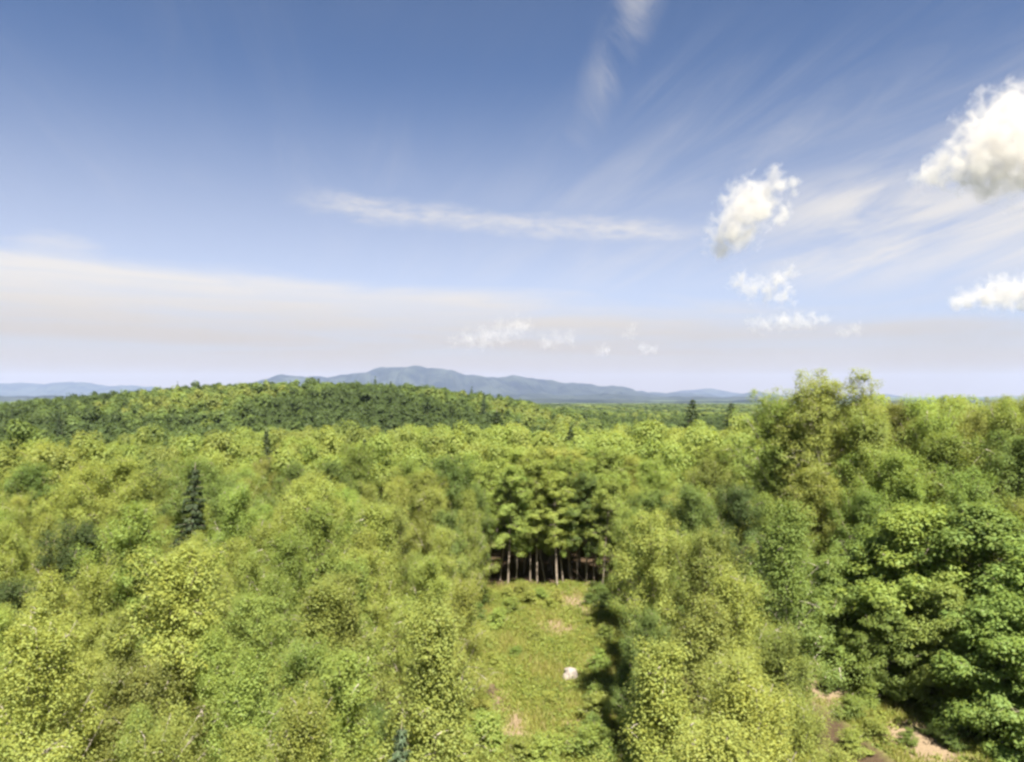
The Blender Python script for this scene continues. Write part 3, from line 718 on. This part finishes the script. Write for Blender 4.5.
for k, (px, py, ln, a, tilt, lab) in enumerate([(590, 586, 3.0, 2.3, .42, 'grey fallen branch leaning across the dark gap below the forest edge'),
        (578, 588, 2.2, .5, .22, 'short grey branch lying on earth in front of the bare boles'), (598, 580, 3.4, .9, .55, 'long thin dead branch propped at the right end of the dark gap')]):
    D = EYE * FOC / (py - HOR); x = at(px, D); r = np.random.default_rng(60 + k); s = np.linspace(0, 1, 8)[:, None]
    d = np.array([math.cos(a) * math.cos(tilt), math.sin(a) * math.cos(tilt), math.sin(tilt)])
    parts = [tube(d * ln * s + np.c_[0 * s, 0 * s, -.12 * np.sin(s * 3)], .07, .02, 6)]
    for j in range(4):
        b = d * ln * r.uniform(.3, .9); e = unit(d + r.normal(0, .6, 3)) * r.uniform(.4, .9); parts.append(tube(np.stack([b, b + e * .5, b + e]), .03, .008, 4))
    v, f = merge(parts); o = link(bpy.data.objects.new('fallen_branch', mesh_from('fallen_branch', v, f, [cut_wood], True)))
    o.location = (x, D, float(height(x, D)) + .06); props(o, lab, 'branch')

# ------------------------------------------------------------------ air between here and the mountains
zlow = float(GZ.min()) - 48.0
bm = bmesh.new(); bmesh.ops.create_cube(bm, size=1.0)
HZ = 660.0
for v in bm.verts: v.co = Vector((v.co.x * 48400, v.co.y * 48400, HZ if v.co.z > 0 else min(zlow, -50.0)))
me = bpy.data.meshes.new('haze'); bm.to_mesh(me); bm.free()
hm = bpy.data.materials.new('haze_air'); hm.use_nodes = True; t = NT(hm.node_tree); t.n.clear()
pv = t.new('ShaderNodeVolumePrincipled', inp={'Color': (.50, .61, .96, 1), 'Density': 2.6e-5, 'Anisotropy': 0.0})
t.new('ShaderNodeOutputMaterial', inp={'Volume': pv.outputs[0]}); me.materials.append(hm)
props(link(bpy.data.objects.new('haze', me)), kind='stuff')

# ------------------------------------------------------------------ cumulus clouds: billowed bodies of vapour
def vapour(name, dens, size, balls, cut, g=.2):
    """density falls off from the heart of each billow and is eaten into by noise."""
    m = bpy.data.materials.new(name); m.use_nodes = True; t = NT(m.node_tree); t.n.clear()
    pos = t.new('ShaderNodeNewGeometry').outputs['Position']
    n = t.noise(pos, 1.0 / size, 7, .60, .5)
    fld = None
    for c, R_ in balls:
        q = t.new('ShaderNodeVectorMath', operation='SUBTRACT', inp={0: pos}); q.inputs[1].default_value = c
        q2 = t.new('ShaderNodeVectorMath', operation='LENGTH', inp={0: q.outputs[0]})
        f = t.math('MULTIPLY_ADD', q2.outputs['Value'], -1.0 / R_, 1.0)
        fld = f if fld is None else t.math('SMOOTH_MAX', fld, f, .15)
    v = t.math('MULTIPLY_ADD', t.math('SUBTRACT', n, .5), 3.6, fld)
    d = t.ramp(v, cut, cut + 1.15, 0.0, dens)
    pv = t.new('ShaderNodeVolumePrincipled', inp={'Color': (.76, .735, .70, 1), 'Density': d, 'Anisotropy': g})
    t.new('ShaderNodeOutputMaterial', inp={'Volume': pv.outputs[0]})
    return m
def cloud(D, lobes, dens, size, label, group=None, cut=.0, flat=1.0):
    r = np.random.default_rng(int(lobes[0][0]))
    bm = bmesh.new(); k = D / FOC
    cx = sum(l[0] for l in lobes) / len(lobes); cyy = sum(l[1] for l in lobes) / len(lobes)
    o0 = Vector(((cx - 512) * k, D, EYE + (HOR - cyy) * k)); balls = []
    for px, py, rr in lobes:
        R_ = rr * k * 1.25; c = Vector(((px - 512) * k, D + r.uniform(-.6, .6) * R_, EYE + (HOR - py) * k)); balls.append((c, R_))
        new = bmesh.ops.create_icosphere(bm, subdivisions=3, radius=R_ * 1.35)['verts']
        for v in new: v.co += c - o0
    me = bpy.data.meshes.new('cumulus_cloud'); bm.to_mesh(me); bm.free(); me.materials.append(vapour('vapour', dens, size, balls, cut))
    o = link(bpy.data.objects.new('cumulus_cloud', me)); o.location = o0
    rm = o.modifiers.new('join', 'REMESH'); rm.mode = 'VOXEL'; rm.voxel_size = 3.0 * k
    return props(o, label, 'cloud', group)
cloud(6000, [(745, 212, 22), (757, 197, 21), (769, 190, 16), (734, 232, 19), (722, 246, 13), (783, 184, 10), (775, 172, 8), (795, 181, 6), (764, 206, 15), (787, 207, 7), (779, 219, 7), (797, 192, 5)], .012, 100, 'white slanting cumulus cloud with a grey lower tip, alone in blue sky')
cloud(5600, [(990, 145, 32), (1015, 117, 29), (962, 163, 22), (940, 172, 15), (924, 176, 9), (950, 158, 13), (1030, 158, 36), (1000, 171, 22), (1048, 120, 30), (1024, 106, 16), (1060, 143, 46), (1022, 179, 16), (975, 177, 12)], .012, 110, 'large bright cumulus cloud with flat grey base cut by the right edge')
cloud(7000, [(988, 296, 13), (1008, 292, 15), (970, 299, 10), (1028, 292, 16), (1050, 294, 17), (959, 302, 7)], .014, 100, 'small low cumulus cloud beneath the largest cumulus')
cloud(8000, [(742, 280, 12), (756, 287, 14), (768, 290, 13), (779, 281, 12), (789, 272, 10), (782, 295, 12)], .011, 90, 'torn wispy white cloud just below the slanting cumulus', None, .25)
cloud(9200, [(755, 323, 8), (768, 322, 10), (784, 320, 11), (800, 321, 11), (815, 320, 9), (826, 318, 7)], .009, 100, 'flat thin cloud strip low under the torn wispy cloud', None, .25)
cloud(10500, [(452, 342, 8), (470, 339, 11), (486, 337, 12), (500, 334, 13), (515, 329, 12), (527, 327, 9)], .007, 120, 'greyish pink long cloud low above the mountain, widest of the low row', 'low clouds above the mountains', .25)
cloud(10500, [(545, 341, 8), (557, 339, 9), (570, 339, 8)], .006, 110, 'short greyish cloud next to the long pinkish one', 'low clouds above the mountains', .22)
cloud(10500, [(633, 331, 7), (629, 335, 6)], .006, 110, 'tiny upright cloud puff highest of the low row over the ridge', 'low clouds above the mountains', .2)
cloud(12500, [(644, 349, 7), (651, 348, 6)], .006, 120, 'tiny grey cloud puff below the tiny upright one', 'low clouds above the mountains', .2)
cloud(12500, [(602, 351, 7), (607, 349, 6)], .006, 120, 'faint grey cloud puff between the short greyish cloud and tiny puffs', 'low clouds above the mountains', .2)
cloud(9800, [(846, 332, 8), (856, 329, 7)], .006, 110, 'small faint grey cloud above the tall skyline tree', None, .2)

# ------------------------------------------------------------------ say which tree is which
ORD = ['closest', 'second-closest', 'third-closest', 'fourth-closest', 'fifth-closest', 'sixth-closest', 'seventh-closest', 'eighth-closest', 'ninth-closest', 'tenth-closest', '11th-closest', '12th-closest', '13th-closest', '14th-closest', '15th-closest', '16th-closest'] + [f'{i}th-closest' for i in range(17, 160)]
NOUN = dict(birch='feathery birch', maple='rounded broadleaf tree', ash='tall open-crowned tree', beech='tiered-branch tree', edge_tree='bare-boled tree', shrub='low bush', spruce='pointed conifer')
MARKS = [('pale boulder', 570, 670), ('dark brown stump', 489, 683), ('dark gap of bare boles', 555, 562), ('tallest skyline tree', 815, 410), ('bare earth lane', 890, 712),
         ('lone dark spruce', 187, 500), ('blue-green spruce', 395, 735), ('pale birch stem', 38, 690), ('spiky skyline birch', 905, 410), ('hill-crest conifer', 320, 385)]
SPECIAL = {(812, 70): 'tallest yellow-green tree breaking the skyline, bare pale branches showing', (905, 72): 'spiky-topped bright birch on the skyline just right of the tallest tree', (187, 58): 'lone dark spruce standing in the yellow-green canopy on the left',
           (320, 505): 'single dark conifer poking above the crest of the wooded hill', (392, 27): 'blue-green spruce at the lower left of the clearing', (38, 27): 'yellow-green birch with a pale bare stem in the lower left corner',
           (690, 27): 'yellow-green birch at the near left edge of the copse beside the clearing', (500, 150): 'dark conifer standing above the canopy behind the dark gap of boles'}
for T in TREES:
    T['px'] = 512 + FOC * T['x'] / T['y']; T['py'] = HOR - FOC * (T['z'] + T['H'] * .72 - EYE) / T['y']
    for (spx, sd), lab in SPECIAL.items():
        if abs(T['px'] - spx) < .6 and abs(T['y'] - sd) < .05: T['label'] = lab
def sector(T, mx, my):
    dx, dy = T['px'] - mx, T['py'] - my
    if abs(dx) > abs(dy): return 'to the left of' if dx < 0 else 'to the right of'
    return 'beyond' if dy < 0 else 'in front of'
look = lambda T: T['colour'] + ' ' + NOUN[T['kind']]
best = {}
for name, mx, my in MARKS:
    bins = {}
    for T in TREES: bins.setdefault((look(T), sector(T, mx, my)), []).append(T)
    for (lk, se), ts in bins.items():
        ts.sort(key=lambda T: math.hypot(T['px'] - mx, T['py'] - my))
        for i, T in enumerate(ts):
            d = math.hypot(T['px'] - mx, T['py'] - my)
            if id(T) not in best or (i, d) < best[id(T)][:2]: best[id(T)] = (i, d, f'{lk} {ORD[i]} {se} the {name}')
for T in TREES:
    o = T['o']; o['label'] = T['label'] or best[id(T)][2]
    x, y = T['x'], T['y']
    o['group'] = ('bushes on the open ground' if T['kind'] == 'shrub' else 'conifers standing out of the canopy' if T['kind'] == 'spruce' else 'forest edge trees with bare boles' if T['kind'] == 'edge_tree' else
                  'tiered trees along the lane' if T['kind'] == 'beech' else 'trees on the left of the clearing' if x < clear_left(y) else 'copse between clearing and lane' if x < lane_mid(min(y, 62)) and y < 62 else 'trees on the rising right bank' if x > 20 else 'trees behind the clearing')
